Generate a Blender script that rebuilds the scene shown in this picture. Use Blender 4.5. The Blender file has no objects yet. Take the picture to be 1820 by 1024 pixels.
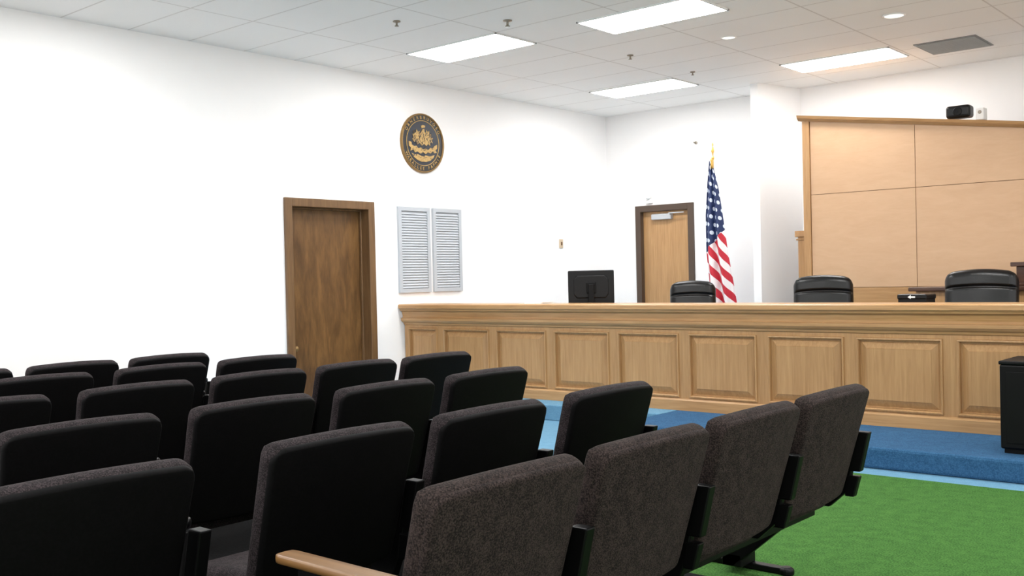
import bpy, bmesh, math, random
from mathutils import Vector, Matrix, Euler
random.seed(4)
scene=bpy.context.scene
scene.view_settings.view_transform='Standard'
scene.view_settings.look='None'
EYE=1.38
# ---------------------------------------------------------------- materials
def srgb(c):
    o=[]
    for v in c:
        v/=255.0
        o.append(v/12.92 if v<=0.04045 else ((v+0.055)/1.055)**2.4)
    return (o[0],o[1],o[2],1)
def newmat(name):
    m=bpy.data.materials.new(name);m.use_nodes=True
    nt=m.node_tree;b=nt.nodes['Principled BSDF']
    return m,nt,b
def N(nt,t,**k):
    n=nt.nodes.new(t)
    for a,v in k.items(): setattr(n,a,v)
    return n
def simple(name,c,rough=0.5,metal=0.0,spec=0.5,var=0.06,scale=6.0,bump=0.0,bscale=200,emit=None,es=0):
    m,nt,b=newmat(name);L=nt.links
    tc=N(nt,'ShaderNodeTexCoord');no=N(nt,'ShaderNodeTexNoise');no.inputs['Scale'].default_value=scale
    L.new(tc.outputs['Object'],no.inputs['Vector'])
    mx=N(nt,'ShaderNodeMix',data_type='RGBA')
    col=srgb(c)
    mx.inputs[6].default_value=tuple(max(0,v*(1-var)) for v in col[:3])+(1,)
    mx.inputs[7].default_value=tuple(min(1,v*(1+var)) for v in col[:3])+(1,)
    L.new(no.outputs['Fac'],mx.inputs[0]);L.new(mx.outputs[2],b.inputs['Base Color'])
    b.inputs['Roughness'].default_value=rough;b.inputs['Metallic'].default_value=metal
    b.inputs['Specular IOR Level'].default_value=spec
    if bump>0:
        n2=N(nt,'ShaderNodeTexNoise');n2.inputs['Scale'].default_value=bscale;L.new(tc.outputs['Object'],n2.inputs['Vector'])
        bp=N(nt,'ShaderNodeBump');bp.inputs['Strength'].default_value=bump;bp.inputs['Distance'].default_value=0.01
        L.new(n2.outputs['Fac'],bp.inputs['Height']);L.new(bp.outputs['Normal'],b.inputs['Normal'])
    if emit: 
        b.inputs['Emission Color'].default_value=emit;b.inputs['Emission Strength'].default_value=es
    return m
def wood(name,dark,light,rough=0.4,stretch=(12,12,0.8),contrast=1.0):
    m,nt,b=newmat(name);L=nt.links
    tc=N(nt,'ShaderNodeTexCoord');mp=N(nt,'ShaderNodeMapping');mp.inputs['Scale'].default_value=stretch
    L.new(tc.outputs['Object'],mp.inputs['Vector'])
    n1=N(nt,'ShaderNodeTexNoise');n1.inputs['Scale'].default_value=2.0;n1.inputs['Detail'].default_value=8;n1.inputs['Distortion'].default_value=0.8
    n2=N(nt,'ShaderNodeTexNoise');n2.inputs['Scale'].default_value=9.0;n2.inputs['Detail'].default_value=6
    L.new(mp.outputs[0],n1.inputs['Vector']);L.new(mp.outputs[0],n2.inputs['Vector'])
    ad=N(nt,'ShaderNodeMath',operation='ADD');mu=N(nt,'ShaderNodeMath',operation='MULTIPLY');mu.inputs[1].default_value=0.35
    L.new(n2.outputs['Fac'],mu.inputs[0]);L.new(n1.outputs['Fac'],ad.inputs[0]);L.new(mu.outputs[0],ad.inputs[1])
    cr=N(nt,'ShaderNodeValToRGB');cr.color_ramp.elements[0].position=0.67-0.22/contrast;cr.color_ramp.elements[1].position=0.67+0.2/contrast
    cr.color_ramp.elements[0].color=srgb(dark);cr.color_ramp.elements[1].color=srgb(light)
    L.new(ad.outputs[0],cr.inputs[0]);L.new(cr.outputs[0],b.inputs['Base Color'])
    b.inputs['Roughness'].default_value=rough
    return m
def fabric(name,dark,light,rough=0.95,scale=130,bump=0.35,lo=0.42,hi=0.62,sheen=0.0,spec=0.2,dist=0.004):
    m,nt,b=newmat(name);L=nt.links
    tc=N(nt,'ShaderNodeTexCoord');n1=N(nt,'ShaderNodeTexNoise');n1.inputs['Scale'].default_value=scale;n1.inputs['Detail'].default_value=4
    L.new(tc.outputs['Object'],n1.inputs['Vector'])
    n3=N(nt,'ShaderNodeTexNoise');n3.inputs['Scale'].default_value=scale*0.12;n3.inputs['Detail'].default_value=3
    L.new(tc.outputs['Object'],n3.inputs['Vector'])
    a=N(nt,'ShaderNodeMath',operation='MULTIPLY_ADD');a.inputs[1].default_value=0.3;L.new(n3.outputs['Fac'],a.inputs[0])
    s2=N(nt,'ShaderNodeMath',operation='SUBTRACT');s2.inputs[1].default_value=0.15;L.new(n1.outputs['Fac'],s2.inputs[0]);L.new(s2.outputs[0],a.inputs[2])
    cr=N(nt,'ShaderNodeValToRGB');cr.color_ramp.elements[0].position=lo;cr.color_ramp.elements[1].position=hi
    cr.color_ramp.elements[0].color=srgb(dark);cr.color_ramp.elements[1].color=srgb(light)
    L.new(a.outputs[0],cr.inputs[0]);L.new(cr.outputs[0],b.inputs['Base Color'])
    b.inputs['Roughness'].default_value=rough;b.inputs['Specular IOR Level'].default_value=spec
    b.inputs['Sheen Weight'].default_value=sheen
    bp=N(nt,'ShaderNodeBump');bp.inputs['Strength'].default_value=bump;bp.inputs['Distance'].default_value=dist
    L.new(n1.outputs['Fac'],bp.inputs['Height']);L.new(bp.outputs['Normal'],b.inputs['Normal'])
    return m
M={}
M['wall']=simple('wall_paint',(246,245,244),0.8,var=0.01,spec=0.2)
M['oak']=wood('oak_honey',(164,122,78),(192,151,103),0.38,stretch=(20,20,1.0),contrast=0.75)
M['oakh']=wood('oak_honey_horizontal',(164,122,78),(194,153,105),0.32,stretch=(1.0,20,20),contrast=0.75)
M['maple']=wood('maple_panel',(196,158,122),(208,172,136),0.42,stretch=(1.5,6,6),contrast=0.5)
M['walnut']=wood('walnut_door',(74,50,26),(122,88,50),0.35,stretch=(5,5,1.2),contrast=0.8)
M['frame']=wood('walnut_frame',(92,66,40),(120,90,58),0.4,stretch=(9,9,0.7))
M['frame2']=simple('brown_painted_frame',(76,60,48),0.5)
M['armwood']=wood('armrest_wood',(100,70,38),(132,96,56),0.3,stretch=(1,14,14))
M['darkwood']=wood('dark_wood',(58,36,25),(86,56,40),0.35,stretch=(0.8,9,9))
M['seatblk']=fabric('seat_shell_black',(2,2,2),(6,5,6),0.65,120,0.05,spec=0.12)
M['seatrim']=fabric('seat_fabric_charcoal',(22,18,19),(58,50,52),0.9,260,0.4)
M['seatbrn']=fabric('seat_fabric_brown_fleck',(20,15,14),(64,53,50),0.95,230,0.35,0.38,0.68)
M['plblk']=simple('black_plastic',(5,5,6),0.35,spec=0.3)
M['metblk']=simple('black_metal',(3,3,4),0.45,metal=0.0,spec=0.2)
M['leather']=simple('black_leather',(4,4,5),0.32,bump=0.08,bscale=60,spec=0.4)
M['green']=fabric('green_carpet',(38,80,28),(78,124,56),1.0,120,0.7,0.34,0.66,dist=0.012)
M['blue']=fabric('blue_carpet',(36,72,106),(58,100,136),1.0,130,0.4,0.3,0.7,dist=0.006)
M['lblue']=fabric('light_blue_carpet',(88,130,158),(110,154,180),1.0,130,0.4,0.3,0.7,dist=0.006)
M['seatshade']=fabric('carpet_seat_shade',(7,7,8),(14,14,15),1.0,90,0.4)  # near-black floor colour paints in the shade beneath the seat rows
M['gold']=simple('gold_metal',(206,166,86),0.3,metal=0.7)
M['goldp']=simple('gold_paint',(186,152,92),0.5,metal=0.1,var=0.4,scale=60)
M['bronze']=simple('bronze_rim',(136,106,60),0.4,metal=0.3,var=0.2,scale=30)
M['navy']=simple('navy_enamel',(14,22,38),0.4)
M['ring']=simple('dark_ring_enamel',(22,22,25),0.4)
M['greyv']=simple('grey_vent_metal',(180,186,192),0.5)
M['white']=simple('white_plastic',(232,232,230),0.4,var=0.02)
M['almond']=simple('almond_plastic',(196,178,152),0.4,var=0.02)
M['alu']=simple('brushed_aluminium',(190,194,198),0.35,metal=0.4)
M['chrome']=simple('dull_chrome',(150,140,126),0.35,metal=0.5)
M['lamp']=simple('lamp_diffuser',(255,255,255),0.5,emit=(1,0.99,0.985,1),es=26)
M['lamp2']=simple('downlight_glow',(255,250,240),0.5,emit=(1,0.93,0.85,1),es=1.2)
M['paper']=simple('paper',(235,235,232),0.7,var=0.01)
def ceilmat():
    m,nt,b=newmat('ceiling_tiles');L=nt.links
    tc=N(nt,'ShaderNodeTexCoord');sp=N(nt,'ShaderNodeSeparateXYZ');L.new(tc.outputs['Object'],sp.inputs[0])
    def line(out,period,off,w):
        a=N(nt,'ShaderNodeMath',operation='ADD');a.inputs[1].default_value=off;L.new(out,a.inputs[0])
        d=N(nt,'ShaderNodeMath',operation='PINGPONG');d.inputs[1].default_value=period/2;L.new(a.outputs[0],d.inputs[0])
        l=N(nt,'ShaderNodeMath',operation='LESS_THAN');l.inputs[1].default_value=w;L.new(d.outputs[0],l.inputs[0]);return l
    lx=line(sp.outputs[0],1.215,7.39+1.215*10,0.008);ly=line(sp.outputs[1],0.605,-7.07+0.605*40,0.008)
    mx=N(nt,'ShaderNodeMath',operation='MAXIMUM');L.new(lx.outputs[0],mx.inputs[0]);L.new(ly.outputs[0],mx.inputs[1])
    no=N(nt,'ShaderNodeTexNoise');no.inputs['Scale'].default_value=1.3;L.new(tc.outputs['Object'],no.inputs['Vector'])
    c1=N(nt,'ShaderNodeMix',data_type='RGBA');c1.inputs[6].default_value=srgb((247,246,243));c1.inputs[7].default_value=srgb((252,251,249));L.new(no.outputs['Fac'],c1.inputs[0])
    c2=N(nt,'ShaderNodeMix',data_type='RGBA');L.new(mx.outputs[0],c2.inputs[0]);L.new(c1.outputs[2],c2.inputs[6]);c2.inputs[7].default_value=srgb((224,221,217))
    L.new(c2.outputs[2],b.inputs['Base Color']);b.inputs['Roughness'].default_value=0.9
    return m
M['ceil']=ceilmat()
# ---------------------------------------------------------------- mesh helpers
class MB:
    def __init__(s): s.bm=bmesh.new()
    def box(s,x0,x1,y0,y1,z0,z1,mi=0,mat=None):
        vs=[s.bm.verts.new(Vector(p)) for p in ((x0,y0,z0),(x1,y0,z0),(x1,y1,z0),(x0,y1,z0),(x0,y0,z1),(x1,y0,z1),(x1,y1,z1),(x0,y1,z1))]
        if mat: 
            for v in vs: v.co=mat@v.co
        for f in ((0,3,2,1),(4,5,6,7),(0,1,5,4),(1,2,6,5),(2,3,7,6),(3,0,4,7)):
            fa=s.bm.faces.new([vs[i] for i in f]);fa.material_index=mi
        return vs
    def prism(s,pts,ax,a,b,mi=0):
        def P(p,v):
            q=[p[0],p[1]];q.insert(ax,v);return q
        A=[s.bm.verts.new(P(p,a)) for p in pts];B=[s.bm.verts.new(P(p,b)) for p in pts]
        s.bm.faces.new(A).material_index=mi;s.bm.faces.new(B[::-1]).material_index=mi
        n=len(pts)
        for i in range(n):
            s.bm.faces.new([A[i],B[i],B[(i+1)%n],A[(i+1)%n]]).material_index=mi
    def tube(s,prof,c,axis='z',seg=24,mi=0,caps=True):
        rings=[]
        for r,h in prof:
            ring=[]
            for i in range(seg):
                t=2*math.pi*i/seg;a,b=r*math.cos(t),r*math.sin(t)
                p={'z':(a,b,h),'x':(h,a,b),'y':(a,h,b)}[axis]
                ring.append(s.bm.verts.new(Vector(p)+Vector(c)))
            rings.append(ring)
        for k in range(len(rings)-1):
            for i in range(seg):
                s.bm.faces.new([rings[k][i],rings[k][(i+1)%seg],rings[k+1][(i+1)%seg],rings[k+1][i]]).material_index=mi
        if caps:
            s.bm.faces.new(rings[0][::-1]).material_index=mi;s.bm.faces.new(rings[-1]).material_index=mi
    def pillow(s,w,h,t,r,re,xf=None,bend=0.0,n=6,mi=0,arch=0.0,crease=None,taper=0.0):
        def cl(half):
            a=[half-re*k for k in (0,0.06,0.2,0.4,0.7,1.0)]
            inner=half-max(re,r)
            if r>re: a+= [half-re-(r-re)*k for k in (0.33,0.66,1.0)]
            a+=[inner*(1-k/n) for k in range(1,n)]
            a=sorted(set(round(v,5) for v in a if v>1e-5))
            return [-v for v in a[::-1]]+[0.0]+a
        ys=cl(w/2);zs=cl(h/2)
        if crease is not None:
            zs=sorted(set(zs+[round(crease+d,5) for d in (-.03,-.018,-.009,-.003,.003,.009,.018,.03)]))
        g={}
        for side in (1,-1):
            for i,y in enumerate(ys):
                for j,z in enumerate(zs):
                    e=min(w/2-abs(y),h/2-abs(z))
                    edge=e<1e-6
                    if edge and side==-1: g[(side,i,j)]=g[(1,i,j)];continue
                    q=1-min(e/re,1);th=t/2*math.sqrt(max(0,1-q*q))
                    if crease is not None: th*=1-0.2*math.exp(-((z-crease)/.014)**2)
                    cy,cz=w/2-r,h/2-r
                    yy,zz=y,z
                    if abs(y)>cy and abs(z)>cz:
                        a,b=(abs(y)-cy)/r,(abs(z)-cz)/r
                        a2,b2=a*math.sqrt(1-b*b/2),b*math.sqrt(1-a*a/2)
                        yy=math.copysign(cy+a2*r,y);zz=math.copysign(cz+b2*r,z)
                    yy*=1-taper*(0.5-zz/h)
                    zz-=arch*(yy/(w/2))**2*max(0,z/(h/2))
                    p=Vector((side*th-bend*yy*yy,yy,zz))
                    if xf: p=xf@p
                    g[(side,i,j)]=s.bm.verts.new(p)
        for side in (1,-1):
            for i in range(len(ys)-1):
                for j in range(len(zs)-1):
                    f=[g[(side,i,j)],g[(side,i+1,j)],g[(side,i+1,j+1)],g[(side,i,j+1)]]
                    if side==-1: f=f[::-1]
                    fa=s.bm.faces.new(f);fa.material_index=mi;fa.smooth=True
    def mesh(s,name,mat):
        bmesh.ops.recalc_face_normals(s.bm,faces=s.bm.faces)
        me=bpy.data.meshes.new(name);s.bm.to_mesh(me);s.bm.free();me.materials.append(mat);return me
    def obj(s,name,mats,parent=None,loc=(0,0,0),smooth=False,bevel=0,seg=2,rot=None):
        bmesh.ops.recalc_face_normals(s.bm,faces=s.bm.faces)
        me=bpy.data.meshes.new(name);s.bm.to_mesh(me);s.bm.free()
        if not isinstance(mats,(list,tuple)): mats=[mats]
        for m in mats: me.materials.append(m)
        if smooth:
            for p in me.polygons: p.use_smooth=True
        o=bpy.data.objects.new(name,me);scene.collection.objects.link(o);o.location=loc
        if rot: o.rotation_euler=rot
        if parent: o.parent=parent
        if bevel:
            b=o.modifiers.new('bevel','BEVEL');b.width=bevel;b.segments=seg;b.limit_method='ANGLE';b.angle_limit=math.radians(40)
        return o
def empty(name,loc=(0,0,0),rot=(0,0,0)):
    e=bpy.data.objects.new(name,None);e.empty_display_size=0.1;scene.collection.objects.link(e);e.location=loc;e.rotation_euler=rot;return e
def tag(o,label,cat,group=None):
    o['label']=label;o['category']=cat
    if group:o['group']=group
    return o
def struct(o,label=None):
    o['kind']='structure'
    if label:o['label']=label
    return o
def bx(name,dim,mat,**k):
    m=MB();m.box(*dim);return m.obj(name,mat,**k)
# ---------------------------------------------------------------- room shell
XW=-8.4;YB=11.97;ZC=3.66;XR=3.5;YR=-2.5
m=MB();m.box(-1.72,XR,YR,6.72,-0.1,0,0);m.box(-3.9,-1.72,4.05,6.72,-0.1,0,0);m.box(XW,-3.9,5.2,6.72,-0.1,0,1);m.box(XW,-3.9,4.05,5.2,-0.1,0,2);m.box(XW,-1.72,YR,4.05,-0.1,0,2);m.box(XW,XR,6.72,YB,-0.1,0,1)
struct(m.obj('floor',[M['green'],M['lblue'],M['seatshade']]),'green carpet with light blue border and shade under the seats painted near-black')
m=MB();m.prism([(-4.83,6.92),(XR,6.92),(XR,YB),(-4.83,YB)],2,0.0,0.15,0)
struct(m.obj('floor.001',[M['blue']],bevel=0.02),'blue carpeted raised platform with a step')
m=MB();m.box(XW,-4.83,7.6,YB,0.0,0.15,0)
struct(m.obj('floor.002',[M['lblue']],bevel=0.01),'light blue carpeted landing')
DY0,DY1,DZ=6.37,7.40,2.165
m=MB();m.box(XW-0.2,XW,YR,DY0,0,ZC);m.box(XW-0.2,XW,DY1,YB+0.2,0,ZC);m.box(XW-0.2,XW,DY0,DY1,DZ,ZC)
struct(m.obj('wall_left',M['wall']))
BX0,BX1,BZ=-7.83,-7.07,2.26
m=MB();m.box(XW,BX0,YB,YB+0.2,0,ZC);m.box(BX1,XR,YB,YB+0.2,0,ZC);m.box(BX0,BX1,YB,YB+0.2,BZ,ZC)
struct(m.obj('wall_back',M['wall']))
m=MB();m.prism([(-5.74,11.22),(-5.63,11.20),(-5.44,YB),(-5.56,YB)],2,0.15,ZC)
struct(m.obj('wall_wing',M['wall']))
struct(bx('ceiling',(XW-0.2,XR,YR,YB+0.2,ZC,ZC+0.1),M['ceil']))
# doors
m=MB();m.box(XW-0.17,XW-0.125,DY0,DY1,0.005,DZ)
d1=struct(m.obj('door_1',M['walnut']),'dark walnut flush door set deep in its frame')
m=MB();m.tube([(0.0,0.0),(0.03,0.0),(0.03,0.012),(0.012,0.014),(0.012,0.05),(0.026,0.055),(0.03,0.075),(0.02,0.09),(0.0,0.092)],(XW-0.125,DY0+0.07,0.70),'x',20,caps=False)
m.obj('door_knob',M['bronze'],parent=d1,smooth=True)
m=MB();w=0.085
for a in ((XW-0.18,XW+0.03,DY0-w,DY0+0.003,0,DZ+w),(XW-0.18,XW+0.03,DY1-0.003,DY1+w,0,DZ+w),(XW-0.18,XW+0.03,DY0,DY1,DZ-0.003,DZ+w)): m.box(*a)
for a in ((XW-0.124,XW-0.09,DY0,DY0+0.02,0,DZ),(XW-0.124,XW-0.09,DY1-0.02,DY1,0,DZ),(XW-0.124,XW-0.09,DY0,DY1,DZ-0.02,DZ)): m.box(*a)
struct(m.obj('trim_1',M['frame'],bevel=0.006))
m=MB();m.box(BX0,BX1,YB+0.05,YB+0.095,0.155,BZ)
d2=struct(m.obj('door_2',M['oak']),'honey oak flush door with a silver closer')
m=MB();m.box(-7.66,-7.34,YB-0.02,YB+0.05,2.14,2.22)
m.obj('door_closer',M['alu'],parent=d2,bevel=0.012)
m=MB();m.box(-7.36,-7.335,YB-0.05,YB-0.02,2.2,2.215);m.box(-7.36,-7.12,YB-0.05,YB-0.035,2.215,2.228)
m.obj('closer_arm',M['alu'],parent=d2)
m=MB();m.tube([(0.0,0),(0.03,0.0),(0.03,-0.012),(0.011,-0.02),(0.011,-0.05),(0.028,-0.06),(0.024,-0.085),(0,-0.088)],(BX0+0.07,YB+0.05,0.95),'y',20,caps=False)
m.obj('door_knob',M['alu'],parent=d2,smooth=True)
m=MB()
for a in ((BX0-w,BX0+.003,YB-0.03,YB+0.1,0.15,BZ+w),(BX1-.003,BX1+w,YB-0.03,YB+0.1,0.15,BZ+w),(BX0,BX1,YB-0.03,YB+0.1,BZ-.003,BZ+w)): m.box(*a)
struct(m.obj('trim_2',M['frame2'],bevel=0.006))
# louvred vent panels
def louvre(y0,y1):
    zz0=1.24
    e=empty('louvered_vent',(XW,(y0+y1)/2,zz0))
    hw=(y1-y0)/2
    m=MB();f=0.045
    lo,hi=EYE-0.14-zz0,EYE+0.837-zz0
    m.box(0,0.03,-hw,-hw+f,lo,hi);m.box(0,0.03,hw-f,hw,lo,hi);m.box(0,0.03,-hw+f,hw-f,lo,lo+f);m.box(0,0.03,-hw+f,hw-f,hi-f,hi);m.box(0.0,0.006,-hw+f,hw-f,lo+f,hi-f)
    m.obj('vent_frame',M['greyv'],parent=e)
    m=MB();z=lo+f+0.005
    while z<hi-f-0.02:
        m.prism([(0.007,z+0.024),(0.020,z),(0.023,z+0.003),(0.010,z+0.027)],1,-hw+f,hw-f);z+=0.03
    m.obj('vent_slats',M['greyv'],parent=e)
    tag(e,'light grey metal louvered vent panel mounted on the white wall','vent','louvered vents on the wall')
louvre(7.84,8.34);louvre(8.39,8.87)
# ---------------------------------------------------------------- seal
sy,sz=8.26,EYE+1.584;R=0.345
se=empty('wall_seal',(XW,sy,sz))
tag(se,'round navy and gold state seal plaque hung on the white wall','wall plaque')
m=MB();m.tube([(R,0.001),(R,0.02),(R*0.985,0.032),(R*0.965,0.036),(R*0.945,0.032),(R*0.94,0.02),(R*0.92,0.018)],(0,0,0),'x',72,caps=False)
m.tube([(R,0.001),(0.001,0.001)],(0,0,0),'x',72,caps=False)
m.obj('rim',M['bronze'],parent=se,smooth=True)
m=MB();m.tube([(R*0.94,0.02),(R*0.74,0.02)],(0,0,0),'x',72,caps=False);m.obj('lettering_ring',M['ring'],parent=se)
m=MB();m.tube([(R*0.765,0.02),(R*0.765,0.025),(R*0.755,0.027),(R*0.745,0.025),(R*0.74,0.02)],(0,0,0),'x',72,caps=False);m.obj('inner_rim',M['goldp'],parent=se,smooth=True)
m=MB();m.tube([(R*0.75,0.012),(R*0.75,0.021),(0.0005,0.021)],(0,0,0),'x',72,caps=False);m.obj('center_field',M['navy'],parent=se)
def poly(mb,pts,x0=0.0205,x1=0.027):
    mb.prism([(p[0]*R*1.06,p[1]*R*1.06) for p in pts],0,x0,x1)
crest=[(-.40,.02),(-.47,.10),(-.41,.16),(-.46,.26),(-.38,.26),(-.40,.36),(-.31,.32),(-.28,.42),(-.22,.33),(-.16,.37),(-.12,.30),(-.06,.36),(-.02,.44),(.06,.46),(.07,.37),(.14,.32),(.16,.44),(.21,.36),(.28,.42),(.28,.31),(.38,.32),(.36,.22),(.44,.20),(.38,.12),(.42,.04),(.34,.02),(.30,-.06),(.22,.0),(.14,-.08),(.04,-.02),(-.06,-.08),(-.16,.0),(-.26,-.06),(-.32,.02)]
m=MB();poly(m,crest);m.obj('crest',M['goldp'],parent=se)
m=MB();poly(m,[(-.06,.47),(-.08,.54),(.0,.58),(.10,.56),(.09,.50),(.02,.49)]);m.obj('crest_finial',M['goldp'],parent=se)
m=MB()
poly(m,[(-.63,.02),(-.52,.0),(-.50,-.08),(-.40,-.12),(-.30,-.10),(-.22,-.18),(-.10,-.14),(.0,-.20),(.10,-.15),(.22,-.20),(.32,-.12),(.42,-.14),(.52,-.04),(.62,.0),(.62,-.12),(.54,-.18),(.60,-.26),(.48,-.28),(.42,-.22),(.32,-.30),(.20,-.27),(.10,-.34),(-.02,-.28),(-.12,-.34),(-.26,-.28),(-.36,-.32),(-.44,-.24),(-.56,-.28),(-.54,-.18),(-.62,-.12)])
m.obj('ribbon',M['goldp'],parent=se)
m=MB()
poly(m,[(-.52,-.34),(-.40,-.38),(-.24,-.36),(-.06,-.42),(.1,-.38),(.28,-.40),(.50,-.34),(.42,-.46),(.30,-.53),(.14,-.58),(-.10,-.59),(-.28,-.54),(-.42,-.46)])
m.obj('lower_scroll',M['goldp'],parent=se)
m=MB()
for i in range(110):
    a=random.uniform(-.42,.38);b=random.uniform(-.06,.32);hh=random.uniform(.02,.08);ww=random.uniform(.008,.022);sk=random.uniform(-.07,.07)
    poly(m,[(a,b),(a+ww,b),(a+ww+sk,b+hh),(a+sk,b+hh)],0.0265,0.0285)
for i in range(44):
    a=random.uniform(-.5,.44);b=random.choice((-.22,-.45))+random.uniform(-.07,.07);ww=random.uniform(.03,.08)
    poly(m,[(a,b),(a+ww,b+.02),(a+ww,b+.033),(a,b+.013)],0.0265,0.0285)
m.obj('engraved_lines',M['navy'],parent=se)
def ringtext(txt,rad,a0,a1,flip=False,size=0.050):
    n=len(txt)
    for i,ch in enumerate(txt):
        if ch==' ': continue
        a=math.radians(a0+(a1-a0)*i/(n-1))
        cu=bpy.data.curves.new('t','FONT');cu.body=ch;cu.size=size;cu.align_x='CENTER';cu.align_y='CENTER';cu.extrude=0.003;cu.offset=0.0004
        ob=bpy.data.objects.new('t',cu);scene.collection.objects.link(ob)
        bpy.context.view_layer.update()
        me=bpy.data.meshes.new_from_object(ob.evaluated_get(bpy.context.evaluated_depsgraph_get()))
        B=Matrix(((0,0,1,0),(1,0,0,0),(0,1,0,0),(0,0,0,1)))
        rotz=(a-math.pi/2) if not flip else (a+math.pi/2)
        T=Matrix.Translation((0.022,rad*math.cos(a),rad*math.sin(a)))@B@Matrix.Rotation(rotz,4,'Z')
        me.transform(T)
        bpy.data.objects.remove(ob);bpy.data.curves.remove(cu)
        me.materials.clear();me.materials.append(M['goldp'])
        lo=bpy.data.objects.new('letter',me);scene.collection.objects.link(lo);lo.parent=se
ringtext('ORNERBRUVOSO',R*0.855,150,30);ringtext('WARALLEE FAPHIE',R*0.855,208,332,True)
m=MB();m.box(0,0.012,-0.04,0.04,-0.06,0.06);o=m.obj('wall_switch_plate',M['almond'],loc=(XW,10.85,EYE+0.45),bevel=0.004)
tag(o,'small almond plastic switch plate on the white wall','switch plate')
m=MB();m.box(0.012,0.02,-0.012,0.012,-0.022,0.022);m.obj('toggle',M['frame'],parent=o)
# ---------------------------------------------------------------- ceiling fittings
def troffer(x0,y0,w=1.2,h=0.6):
    e=empty('ceiling_light',(x0+w/2,y0+h/2,ZC));a,b=w/2,h/2;f=0.015
    m=MB();m.box(-a,a,-b,-b+f,-0.012,0);m.box(-a,a,b-f,b,-0.012,0);m.box(-a,-a+f,-b,b,-0.012,0);m.box(a-f,a,-b,b,-0.012,0)
    m.obj('light_frame',M['white'],parent=e)
    m=MB();m.box(-a+f,a-f,-b+f,b-f,-0.008,-0.001);m.obj('diffuser',M['lamp'],parent=e)
    tag(e,'recessed rectangular fluorescent ceiling light, switched on','ceiling light','recessed ceiling lights')
for x,y in ((-7.38,7.07),(-5.43,7.31),(-7.38,10.17),(-4.97,10.41)): troffer(x,y)
for x,y in ((-7.4,3.6),(-4.9,3.9),(-2.5,3.9),(-2.5,7.31),(-7.4,0.2),(-4.9,0.2),(-2.5,0.2),(0.6,3.9),(0.6,7.31)): troffer(x,y)  # unseen panels added outside the view to brighten the room
def sprinkler(x,y,s=1.0):
    m=MB();m.tube([(0.0,0),(0.045*s,0),(0.045*s,-0.008),(0.012*s,-0.014),(0.012*s,-0.05*s),(0.025*s,-0.055*s),(0.025*s,-0.06*s),(0.0,-0.062*s)],(0,0,0),'z',20,caps=False)
    o=m.obj('fire_sprinkler',M['chrome'],loc=(x,y,ZC),smooth=True)
    tag(o,'small metal pendant sprinkler head under the ceiling tiles','fire sprinkler','ceiling sprinklers')
for a in ((-5.82,6.82,0.9),(-6.52,6.14,0.75),(-5.85,8.80,0.75),(-5.84,10.04,0.65)): sprinkler(*a)
def downlight(x,y,r,lab):
    m=MB();m.tube([(r,-0.002),(r*0.97,-0.012),(r*0.86,-0.010),(r*0.82,-0.004)],(0,0,0),'z',32,caps=False)
    o=m.obj('downlight',M['white'],loc=(x,y,ZC),smooth=True)
    m=MB();m.tube([(r*.83,-0.005),(r*.4,-0.012),(0.001,-0.014)],(0,0,0),'z',32,caps=False);m.obj('downlight_lens',M['lamp2'],parent=o,smooth=True)
    tag(o,lab,'downlight')
downlight(-3.27,9.18,0.10,'round glowing recessed ceiling downlight');downlight(-4.74,8.84,0.075,'small round warm recessed ceiling downlight')
m=MB();m.box(-.3,.3,-.31,.31,-0.008,0);
i=-0.27
while i<0.28:
    m.box(-.28,.28,i,i+0.012,-0.016,-0.008,1);i+=0.036
o=m.obj('air_return_grille',[simple('grille_grey',(124,124,124),0.6),simple('grille_slats',(172,172,170),0.6)],loc=(-3.26,10.83,ZC));tag(o,'grey slatted air return grille in the ceiling','air grille')
# ---------------------------------------------------------------- bench
YF=7.92;zb=0.15
bench=empty('courtroom_bench',(-4,YF,zb));tag(bench,'long honey oak panelled bench front with moulded counter on carpeted platform','courtroom bench')
def bpart(mb,name,mat,**k): 
    return mb.obj(name,mat,parent=bench,loc=(4,-YF,-zb),**k)
XL,XRb=-8.39,3.2
zt=EYE-0.27
m=MB()
m.prism([(YF-0.10,zt-0.045),(YF-0.10,zt-0.008),(YF-0.092,zt),(YF+0.34,zt),(YF+0.34,zt-0.05),(YF-0.08,zt-0.05)],0,XL,XRb)
bpart(m,'countertop',M['oakh'])
m=MB()
m.prism([(YF+0.0,zt-0.05),(YF-0.078,zt-0.05),(YF-0.074,zt-0.07),(YF-0.045,zt-0.085),(YF-0.035,zt-0.13),(YF-0.035,zt-0.15),(YF-0.062,zt-0.155),(YF-0.062,zt-0.18),(YF-0.045,zt-0.20),(YF-0.025,zt-0.21),(YF-0.02,zt-0.228),(YF,zt-0.238)],0,XL,XRb)
bpart(m,'cornice_molding',M['oakh'])
m=MB();zp1=zt-0.265;zp0=0.265
m.box(XL,XRb,YF+0.02,YF+0.08,zb,zt-0.05)
edges=[-2.45-0.768*i for i in range(0,8)][::-1]+[-2.45+0.768*i for i in range(1,8)]
edges=[e for e in edges if e<XRb-0.2]
sw=0.048
m.box(XL,XRb,YF-0.005,YF+0.02,zp1,zt-0.05)
m.box(XL,XRb,YF-0.005,YF+0.02,zb,zp0)
for e in edges: m.box(e-sw,e+sw,YF-0.005,YF+0.02,zp0,zp1)
m.box(XL,XL+0.06,YF-0.005,YF+0.02,zp0,zp1)
bpart(m,'bench_frame',M['oak'])
m=MB();m.prism([(YF+0.0,zb),(YF-0.03,zb),(YF-0.03,zb+0.09),(YF-0.018,zb+0.105),(YF,zb+0.108)],0,XL,XRb)
bpart(m,'base_molding',M['oakh'])
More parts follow.
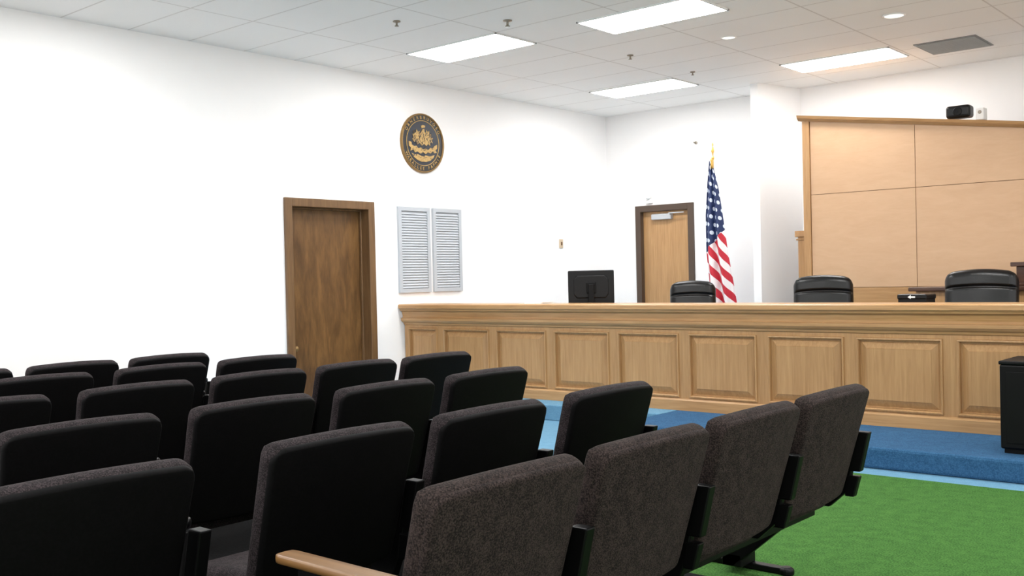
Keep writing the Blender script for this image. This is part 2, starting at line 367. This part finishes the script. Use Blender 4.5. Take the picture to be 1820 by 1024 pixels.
def raised(x0,x1):
    m=MB();bm=m.bm
    z0,z1=zp0,zp1
    steps=[(0,-0.005),(0.004,-0.020),(0.014,-0.022),(0.022,-0.012),(0.026,0.019),(0.036,0.019),(0.038,0.016),(0.085,-0.010),(0.088,-0.014)]
    rings=[]
    for ins,dy in steps:
        rings.append([bm.verts.new((x,YF+dy,z)) for x,z in ((x0+ins,z0+ins),(x1-ins,z0+ins),(x1-ins,z1-ins),(x0+ins,z1-ins))])
    for a,b in zip(rings,rings[1:]):
        for i in range(4): bm.faces.new([a[i],a[(i+1)%4],b[(i+1)%4],b[i]])
    bm.faces.new(rings[-1])
    bpart(m,'raised_panel',M['oak'])
raised(XL+0.06,edges[0]-sw)
for a,b in zip(edges,edges[1:]): raised(a+sw,b-sw)
wt=empty('worktop',(-4,8.6,0.15));tag(wt,'honey oak working surface behind the bench front','worktop')
m=MB();m.box(XL,XRb,YF+0.345,YF+0.95,0.86,0.90);m.obj('worktop_surface',M['oakh'],parent=wt,loc=(4,-8.6,-0.15))
for x in (-8.3,-6.5,-4.6,-2.0,0.5,3.0):
    m=MB();m.box(x,x+0.05,YF+0.36,YF+0.90,0.15,0.86);m.obj('worktop_support',M['oak'],parent=wt,loc=(4,-8.6,-0.15))
m=MB();m.box(-.11,.11,-.1,.1,0,0.012);m.box(-.09,.12,-.09,.08,0.012,0.02)
o=m.obj('paper_stack',M['paper'],loc=(-6.55,YF+0.15,zt+0.0));tag(o,'small stack of white papers on the oak counter','papers')
# ---------------------------------------------------------------- panelled backdrop
yp=10.9
def ztop(x): return EYE+1.73-0.145*(x+4.92)
pn=empty('wood_backdrop',(-4,yp,0.15));tag(pn,'tall pale maple panelled screen with sloping moulded top','wood backdrop')
def ppart(mb,name,mat,**k): return mb.obj(name,mat,parent=pn,loc=(4,-yp,-0.15),**k)
xe=2.9
m=MB();xs=[-4.90+i*(xe+4.90)/24 for i in range(25)]
m.prism([(-4.90,0.15)]+[(xe,0.15)]+[(x,ztop(x)-0.03) for x in xs[::-1]],1,yp+0.012,yp+0.16)
ppart(m,'screen_core',simple('seam_brown',(132,96,62),0.6))
cols=[-4.85]+[-3.69+1.17*i for i in range(0,6)]
rows=[0.15,EYE-0.19,EYE+0.86,None]
for ci in range(len(cols)-1):
    for ri in range(3):
        a,b=cols[ci]+0.003,min(cols[ci+1],xe)-0.003;z0=rows[ri]+0.003
        m=MB()
        if rows[ri+1] is not None: m.prism([(a,z0),(b,z0),(b,rows[ri+1]-0.003),(a,rows[ri+1]-0.003)],1,yp,yp+0.014)
        else:
            m.prism([(a,z0),(b,z0),(b,ztop(b)-0.03),(a,ztop(a)-0.03)],1,yp,yp+0.014)
        ppart(m,'veneer_panel',M['oakh'] if ri==0 else M['maple'])
m=MB()
prof=[(-0.06,0.03),(-0.05,-0.0),(-0.02,-0.03),(0.17,-0.03),(0.2,0.03)]
xs2=[-4.98]+xs[1:]
rings=[[m.bm.verts.new((x,yp+p[0],ztop(x)+p[1])) for p in prof] for x in xs2]
for a,b in zip(rings,rings[1:]):
    for i in range(5): m.bm.faces.new([a[i],a[(i+1)%5],b[(i+1)%5],b[i]])
m.bm.faces.new(rings[0]);m.bm.faces.new(rings[-1])
ppart(m,'cap_molding',M['oakh'])
m=MB();m.box(-4.935,-4.855,yp-0.015,yp+0.17,0.15,ztop(-4.9)-0.03);ppart(m,'edge_post',M['oak'])
m=MB();m.box(-5.12,-5.0,11.12,11.24,0.15,EYE+0.40);m.box(-5.15,-4.985,11.10,11.26,EYE+0.40,EYE+0.47);m.box(-5.14,-4.99,11.11,11.25,EYE+0.36,EYE+0.38)
o=m.obj('wooden_post',M['oak'],bevel=0.006);tag(o,'short honey oak post with square cap beside the screen','wooden post')
m=MB();m.box(-.12,.12,-.08,.08,0,.13);o=m.obj('loudspeaker',M['plblk'],loc=(-3.25,yp+0.06,ztop(-3.25)+0.05),bevel=0.03,seg=3);tag(o,'small black loudspeaker sitting on top of the wooden screen','loudspeaker')
m=MB();m.tube([(0.045,-0.0805),(0.04,-0.086),(0.01,-0.082),(0.001,-0.084)],(0,0,0.065),'y',20,caps=False);m.obj('speaker_cone',M['metblk'],parent=o)
m=MB();m.box(-.04,.04,-.06,.06,0,.125);o=m.obj('white_sensor_box',M['white'],loc=(-3.04,yp+0.06,ztop(-3.04)+0.037),bevel=0.01);tag(o,'small white device on top of the wooden screen','sensor box')
m=MB();m.tube([(0.018,-0.061),(0.014,-0.066),(0.001,-0.066)],(0,0,0.08),'y',16,caps=False);m.obj('sensor_lens',M['chrome'],parent=o)
# rear desk
de=empty('rear_desk',(-3,10.2,0.15));tag(de,'dark wood topped desk standing before the maple screen','desk')
m=MB();m.box(-3.46,0.5,9.95,10.5,EYE-0.22,EYE-0.18)
m.obj('desk_top',M['darkwood'],parent=de,loc=(3,-10.2,-0.15),bevel=0.008)
m=MB();m.box(-3.4,0.45,10.0,10.05,0.15,EYE-0.22);m.box(-3.4,-3.35,10.05,10.45,0.15,EYE-0.22);m.obj('desk_body',M['oak'],parent=de,loc=(3,-10.2,-0.15))
m=MB();m.box(-2.50,-1.6,10.0,10.4,EYE-0.18,EYE+0.0);m.box(-2.54,-1.56,9.96,10.44,EYE+0.0,EYE+0.04);m.box(-2.57,-1.53,9.96,10.44,EYE-0.18,EYE-0.15)
o=m.obj('desk_riser',M['darkwood'],bevel=0.006);tag(o,'dark wood stepped riser box on the desk','desk riser')
m=MB();m.box(-.115,.115,-.12,.12,0,.24);m.box(-.12,.12,-.125,.125,.225,.27)
o=m.obj('card_printer',M['plblk'],loc=(-2.92,8.6,0.90),bevel=0.012);tag(o,'small black box with white arrow mark on the worktop','printer')
m=MB();m.prism([(-.03,.247),(-.005,.264),(-.005,.254),(.03,.254),(.03,.240),(-.005,.240),(-.005,.230)],1,-.1285,-.1255);m.obj('arrow_mark',M['white'],parent=o)
# ---------------------------------------------------------------- monitor
mo=empty('computer_monitor',(-6.24,8.56,0.90),(0,0,math.radians(36)));tag(mo,'black computer monitor seen from behind on the bench','monitor')
m=MB();m.box(-.24,.24,0.0,.03,.19,.54);
m.obj('screen_bezel',M['plblk'],parent=mo,bevel=0.012,seg=3)
m=MB();m.prism([(-.15,.25),(.15,.25),(.18,.29),(.18,.45),(.14,.49),(-.14,.49),(-.18,.45),(-.18,.29)],1,-.02,0.0);m.obj('rear_housing',M['plblk'],parent=mo,bevel=0.01)
m=MB();m.box(-.05,.05,-.045,-.02,.30,.42);m.box(-.03,.03,-.08,-.045,.0,.40);m.obj('stand_arm',M['metblk'],parent=mo,bevel=0.008)
m=MB();m.tube([(.13,0),(.13,.012),(.11,.02),(.03,.025),(0.001,.026)],(0,-.05,0),'z',32);m.obj('stand_base',M['plblk'],parent=mo)
m=MB();m.box(-.22,.22,.0301,.032,.21,.52);m.obj('screen',simple('screen_glass',(20,24,30),0.1),parent=mo)
# ---------------------------------------------------------------- executive chairs
def exec_chair(x,y,top,w,rot):
    e=empty('executive_chair',(x,y,0.15),(0,0,math.radians(rot)))
    T=top-0.15
    Rz=Matrix.Rotation(math.radians(-90),4,'Z')
    Rx=Matrix.Rotation(math.radians(-10),4,'X')
    m=MB();m.pillow(w,0.66,0.15,0.085,0.075,Matrix.Translation((0,0.22,T-0.32))@Rx@Rz,bend=0.3,arch=0.03,n=10,crease=0.33-0.165);m.obj('backrest',M['leather'],parent=e)
    m=MB();m.pillow(w*0.95,0.52,0.13,0.08,0.05,Matrix.Translation((0,-0.02,0.47))@Matrix.Rotation(math.radians(90),4,'X')@Rz);m.obj('seat',M['leather'],parent=e)
    for sg in (-1,1):
        m=MB();m.box(sg*w*0.5-.03,sg*w*0.5+.03,-.2,.12,.66,.70);m.box(sg*w*0.5-.02,sg*w*0.5+.02,-.02,.03,.42,.66);m.obj('armrest',M['plblk'],parent=e,bevel=0.015)
    m=MB();m.tube([(.03,.06),(.03,.3),(.06,.38),(.06,.41)],(0,0,0),'z',20)
    for k in range(5):
        m.box(0,.3,-.025,.025,.06,.10,mat=Matrix.Rotation(2*math.pi*k/5,4,'Z'))
    m.obj('swivel_base',M['metblk'],parent=e)
    for k in range(5):
        a=2*math.pi*k/5
        m=MB();m.tube([(.03,-.02),(.03,.02)],(.29*math.cos(a),.29*math.sin(a),.03),'y',16);m.obj('caster',M['plblk'],parent=e)
    tag(e,'black leather high-backed executive chair behind the bench','office chair','black leather chairs behind the bench')
exec_chair(-5.74,9.75,EYE-0.08,0.51,28)
exec_chair(-4.01,9.25,EYE-0.045,0.56,24)
exec_chair(-2.61,9.25,EYE-0.02,0.60,12)
# ---------------------------------------------------------------- flag
fx,fy=-6.31,11.3
fl=empty('flag_on_pole',(fx,fy,0.15));tag(fl,'american flag draped on a gold-topped floor pole','flag')
m=MB();m.tube([(.16,0),(.16,.03),(.10,.06),(.04,.10),(.02,.12)],(0,0,0),'z',32);m.obj('pole_stand',M['gold'],parent=fl,smooth=True)
m=MB();m.tube([(.010,.1),(.010,EYE+1.42-.15)],(0,0,0),'z',16);m.obj('pole',M['gold'],parent=fl,smooth=True)
zf=EYE+1.42-.15
m=MB();m.tube([(.010,0),(.018,.02),(.018,.035),(.007,.05),(.009,.08),(.020,.11),(.012,.15),(.005,.17),(.010,.19),(.007,.21),(0.001,.22)],(0,0,zf),'z',16,caps=False);m.obj('finial',M['gold'],parent=fl,smooth=True)
ztf=EYE+1.41-.15;zbf=0.55-.15
bm=bmesh.new();uvl=bm.loops.layers.uv.new('UVMap');NU,NV=60,60;grid=[]
def lerp(tab,v):
    for (a,x),(b,y) in zip(tab,tab[1:]):
        if v<=b: return x+(y-x)*(v-a)/(b-a)
    return tab[-1][1]
for j in range(NV+1):
    v=j/NV;row=[]
    x0=lerp([(0,-0.025),(.12,-.06),(.3,-.10),(.5,-.11),(.8,-.06),(1,-0.03)],v)
    x1=lerp([(0,0.03),(.12,.09),(.3,.14),(.5,.19),(.8,.30),(1,.36)],v)
    for i in range(NU+1):
        u_=i/NU
        amp=0.012+0.04*min(1,v*1.5)
        x=x0+(x1-x0)*u_+0.010*math.sin(u_*math.pi*6+1)*v
        yy=-0.05+amp*math.sin(u_*math.pi*4.4+v*1.4)
        z=ztf-(ztf-zbf)*v-0.05*(1-u_)*v-0.10*u_*(1-v)
        row.append(bm.verts.new((x,yy,z)))
    grid.append(row)
for j in range(NV):
    for i in range(NU):
        f=bm.faces.new([grid[j][i],grid[j][i+1],grid[j+1][i+1],grid[j+1][i]]);f.smooth=True
        for l,(a,b) in zip(f.loops,((i,j),(i+1,j),(i+1,j+1),(i,j+1))): l[uvl].uv=(a/NU,b/NV)
me=bpy.data.meshes.new('flag_cloth');bm.to_mesh(me);bm.free()
fo=bpy.data.objects.new('flag_cloth',me);scene.collection.objects.link(fo);fo.parent=fl
so=fo.modifiers.new('s','SOLIDIFY');so.thickness=0.004
fm,nt,b=newmat('flag_fabric');L=nt.links
uv=N(nt,'ShaderNodeUVMap');uv.uv_map='UVMap';sp=N(nt,'ShaderNodeSeparateXYZ');L.new(uv.outputs[0],sp.inputs[0])
def mth(op,a,b2=None):
    n=N(nt,'ShaderNodeMath',operation=op)
    for i,q in enumerate((a,b2)):
        if q is None: continue
        if isinstance(q,(int,float)): n.inputs[i].default_value=q
        else: L.new(q,n.inputs[i])
    return n.outputs[0]
U,V=sp.outputs[0],sp.outputs[1]
st=mth('ADD',mth('MULTIPLY',V,9.0),mth('MULTIPLY',U,-2.2));st=mth('GREATER_THAN',mth('FRACT',mth('ADD',st,20)),0.5)
canton=mth('LESS_THAN',mth('ADD',V,mth('MULTIPLY',U,0.14)),0.50)
ru=mth('MULTIPLY',U,4.0);rv=mth('MULTIPLY',V,22.0)
odd=mth('MULTIPLY',mth('GREATER_THAN',mth('FRACT',mth('MULTIPLY',rv,0.5)),0.5),0.5)
du=mth('SUBTRACT',mth('FRACT',mth('ADD',ru,odd)),0.5);dv=mth('SUBTRACT',mth('FRACT',rv),0.5)
dist=mth('SQRT',mth('ADD',mth('MULTIPLY',du,du),mth('MULTIPLY',dv,dv)))
star=mth('LESS_THAN',dist,0.25)
def mix(f,a,b2):
    n=N(nt,'ShaderNodeMix',data_type='RGBA');L.new(f,n.inputs[0])
    for i,q in ((6,a),(7,b2)):
        if isinstance(q,tuple): n.inputs[i].default_value=q
        else: L.new(q,n.inputs[i])
    return n.outputs[2]
c1=mix(st,srgb((236,232,232)),srgb((190,34,52)));c2=mix(star,srgb((20,40,84)),srgb((204,212,224)))
L.new(mix(canton,c1,c2),b.inputs['Base Color']);b.inputs['Roughness'].default_value=0.6
me.materials.append(fm)
m=MB();m.tube([(.012,0),(.018,-.02),(.008,-.04),(.012,-.06),(.016,-.12),(.001,-.125)],(0.02,-0.07,ztf+0.02),'z',12);m.obj('gold_tassel',M['gold'],parent=fl,smooth=True)
m=MB();m.tube([(.03,0),(.035,-.02),(.035,-.06),(.02,-.08),(.001,-.082)],(0,0,0),'y',20);m.box(-.05,.05,-.04,0,-.09,-.02)
o=m.obj('wall_camera',M['white'],loc=(-7.68,YB,EYE+1.08),bevel=0.006);tag(o,'small white security device above the back door','security camera')
m=MB();m.tube([(.02,0),(.02,-.015),(.006,-.02),(.006,-.05),(.012,-.055),(.001,-.06)],(0,0,0),'y',16)
o=m.obj('wall_hook',M['chrome'],loc=(-6.93,YB,EYE+1.76));tag(o,'tiny metal hook on the white wall','hook')
# ---------------------------------------------------------------- black cabinet
cb=empty('black_cabinet',(-1.60,7.37,0.15));tag(cb,'black rectangular equipment cabinet on the blue carpeted step','cabinet')
m=MB();m.box(-.30,.30,-.23,.23,0.03,.585);m.obj('cabinet_body',M['metblk'],parent=cb,bevel=0.012)
m=MB();m.box(-.305,.305,-.235,.235,.585,.61);m.obj('cabinet_top',M['metblk'],parent=cb,bevel=0.008)
m=MB();m.box(-.26,.26,-.236,-.23,.07,.54);m.obj('cabinet_door',M['metblk'],parent=cb,bevel=0.004)
m=MB();m.box(-.28,.28,-.21,.21,0,.03);m.obj('plinth',M['metblk'],parent=cb)
# ---------------------------------------------------------------- theatre seats
LEAN=math.radians(16)
def build_seat(name,rim,panel):
    e=empty(name);parts=[]
    X=Matrix.Translation((-0.08,0,0.675))@Matrix.Rotation(LEAN,4,'Y')
    m=MB();m.pillow(0.59,0.50,0.068,0.050,0.020,X,bend=0.28,arch=0.020,taper=0.05,n=8);parts.append(m.obj('backrest',rim,parent=e))
    X2=X@Matrix.Translation((0.026,0,-0.002))
    m=MB();m.pillow(0.582,0.492,0.030,0.047,0.012,X2,bend=0.28,arch=0.020,taper=0.05,n=8);parts.append(m.obj('back_panel',panel,parent=e))
    X3=Matrix.Translation((-0.36,0,0.42))@Matrix.Rotation(math.radians(86),4,'Y')
    m=MB();m.pillow(0.50,0.40,0.10,0.07,0.04,X3);parts.append(m.obj('seat',rim,parent=e))
    return e,parts
def bracket(m,y):
    m.prism([(-.02,.70),(-.06,.53),(-.12,.53),(-.08,.70)],1,y-.020,y+.020)
    m.prism([(-.065,.51),(-.09,.42),(-.13,.42),(-.12,.51)],1,y-.018,y+.018)
def build_standard(e,y,armmat,wood=False):
    ps=[]
    m=MB()
    m.prism([(-.06,.69),(-.12,.44),(-.18,.30),(-.19,.03),(-.35,.03),(-.34,.40),(-.42,.66),(-.42,.69)],1,y-.016,y+.016)
    bracket(m,y)
    ps.append(m.obj('seat_standard',M['metblk'],parent=e,bevel=0.005))
    m=MB();m.box(-.52,-.08,y-.024,y+.024,0,.028);m.tube([(.03,0),(.03,.02),(.018,.032)],(-.52,y,0),'z',16);m.tube([(.03,0),(.03,.02),(.018,.032)],(-.08,y,0),'z',16)
    ps.append(m.obj('foot',M['metblk'],parent=e,bevel=0.008))
    m=MB()
    if wood: m.pillow(0.07,0.42,0.022,0.03,0.008,Matrix.Translation((-.29,y,.695))@Matrix.Rotation(math.radians(90),4,'Y'))
    else: m.pillow(0.058,0.38,0.03,0.028,0.013,Matrix.Translation((-.31,y,.704))@Matrix.Rotation(math.radians(90),4,'Y'))
    ps.append(m.obj('armrest',armmat,parent=e))
    return ps
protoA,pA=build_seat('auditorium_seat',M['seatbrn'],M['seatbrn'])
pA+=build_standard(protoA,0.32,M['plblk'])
protoB,pB=build_seat('auditorium_seat',M['seatrim'],M['seatblk'])
pB+=build_standard(protoB,0.32,M['plblk'])
used={'A':False,'B':False};lefts=[];allA=[]
def place(kind,x,y,left=False,armm=None):
    proto=protoA if kind=='A' else protoB
    parts={}
    if not used[kind]:
        used[kind]=True;e=proto
        for p in (pA if kind=='A' else pB): parts[p.name.split('.')[0]]=p
    else:
        e=proto.copy();scene.collection.objects.link(e)
        for p in (pA if kind=='A' else pB):
            q=p.copy();q.parent=e;scene.collection.objects.link(q);parts[p.name.split('.')[0]]=q
    e.location=(x,y,0)
    if kind=='A': tag(e,'flecked brown fabric auditorium seat with black metal standard','auditorium seat','auditorium seats');allA.append((e,parts))
    else: tag(e,'black shell auditorium seat with charcoal fabric edge','auditorium seat','auditorium seats')
    if left: lefts.append((e,armm))
rowsd={
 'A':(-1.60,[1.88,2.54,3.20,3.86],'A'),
 'B':(-2.45,[1.24,2.07,2.78,3.54],'B'),
 'C':(-3.44,[1.72,2.44,3.16,3.86],'B'),
 'D':(-4.50,[1.80,2.52,3.22,3.90,4.56],'B'),
 'E':(-5.45,[1.75,2.48,3.20,3.88],'B'),
 'F':(-6.20,[2.36,3.03,3.70],'B')}
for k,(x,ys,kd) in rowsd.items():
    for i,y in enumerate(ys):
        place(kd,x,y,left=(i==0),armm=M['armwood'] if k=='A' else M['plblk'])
for i,(e,am) in enumerate(lefts): build_standard(e,-0.34,am,wood=(i==0))
lefts[0][0]['label']='flecked brown fabric auditorium seat with a wooden armrest'
m=MB();y=0.32
m.prism([(-.06,.69),(-.12,.44),(-.20,.365),(-.34,.365),(-.34,.40),(-.42,.66),(-.42,.69)],1,y-.016,y+.016);bracket(m,y)
short=m.mesh('seat_standard',M['metblk'])
for e,parts in allA[2:]:
    parts['seat_standard'].data=short
    bpy.data.objects.remove(parts['foot'])
pe=empty('seat_pedestal',(-1.60,3.86,0));tag(pe,'black metal pedestal and beam under the aisle-end seats','seat pedestal')
m=MB();m.box(-.34,-.28,-.92,.345,.31,.36);m.obj('support_beam',M['metblk'],parent=pe,bevel=0.006)
m=MB();m.prism([(-.28,.36),(-.34,.36),(-.72,.10),(-.72,.03),(-.66,.03)],1,.30,.34);m.box(-.72,-.62,.30,.44,.03,.09)
m.obj('pedestal_leg',M['metblk'],parent=pe,bevel=0.006)
m=MB();m.box(-.90,-.46,.40,.45,0,.03);m.tube([(.035,0),(.035,.025),(.02,.035)],(-.46,.425,0),'z',16);m.tube([(.035,0),(.035,.025),(.02,.035)],(-.90,.425,0),'z',16)
m.obj('foot',M['metblk'],parent=pe,bevel=0.006)
# ---------------------------------------------------------------- light
w=bpy.data.worlds.new('World');scene.world=w;w.use_nodes=True
w.node_tree.nodes['Background'].inputs[0].default_value=(1,0.99,0.99,1);w.node_tree.nodes['Background'].inputs[1].default_value=2.0
# ---------------------------------------------------------------- camera
yaw,pi_,ro=[math.radians(a) for a in (40.566,-0.570,-1.310)]
fw=Vector((-math.sin(yaw)*math.cos(pi_),math.cos(yaw)*math.cos(pi_),math.sin(pi_)))
r=Vector((math.cos(yaw),math.sin(yaw),0));u=r.cross(fw)
c,s_=math.cos(ro),math.sin(ro);r2=c*r+s_*u;u2=-s_*r+c*u
cam=bpy.data.cameras.new('camera');cam.sensor_width=36;cam.lens=1796/1820*36;cam.clip_start=0.05
co=bpy.data.objects.new('camera',cam);scene.collection.objects.link(co)
mt=Matrix((r2,u2,-fw)).transposed().to_4x4();mt.translation=Vector((0,0,EYE));co.matrix_world=mt
scene.camera=co
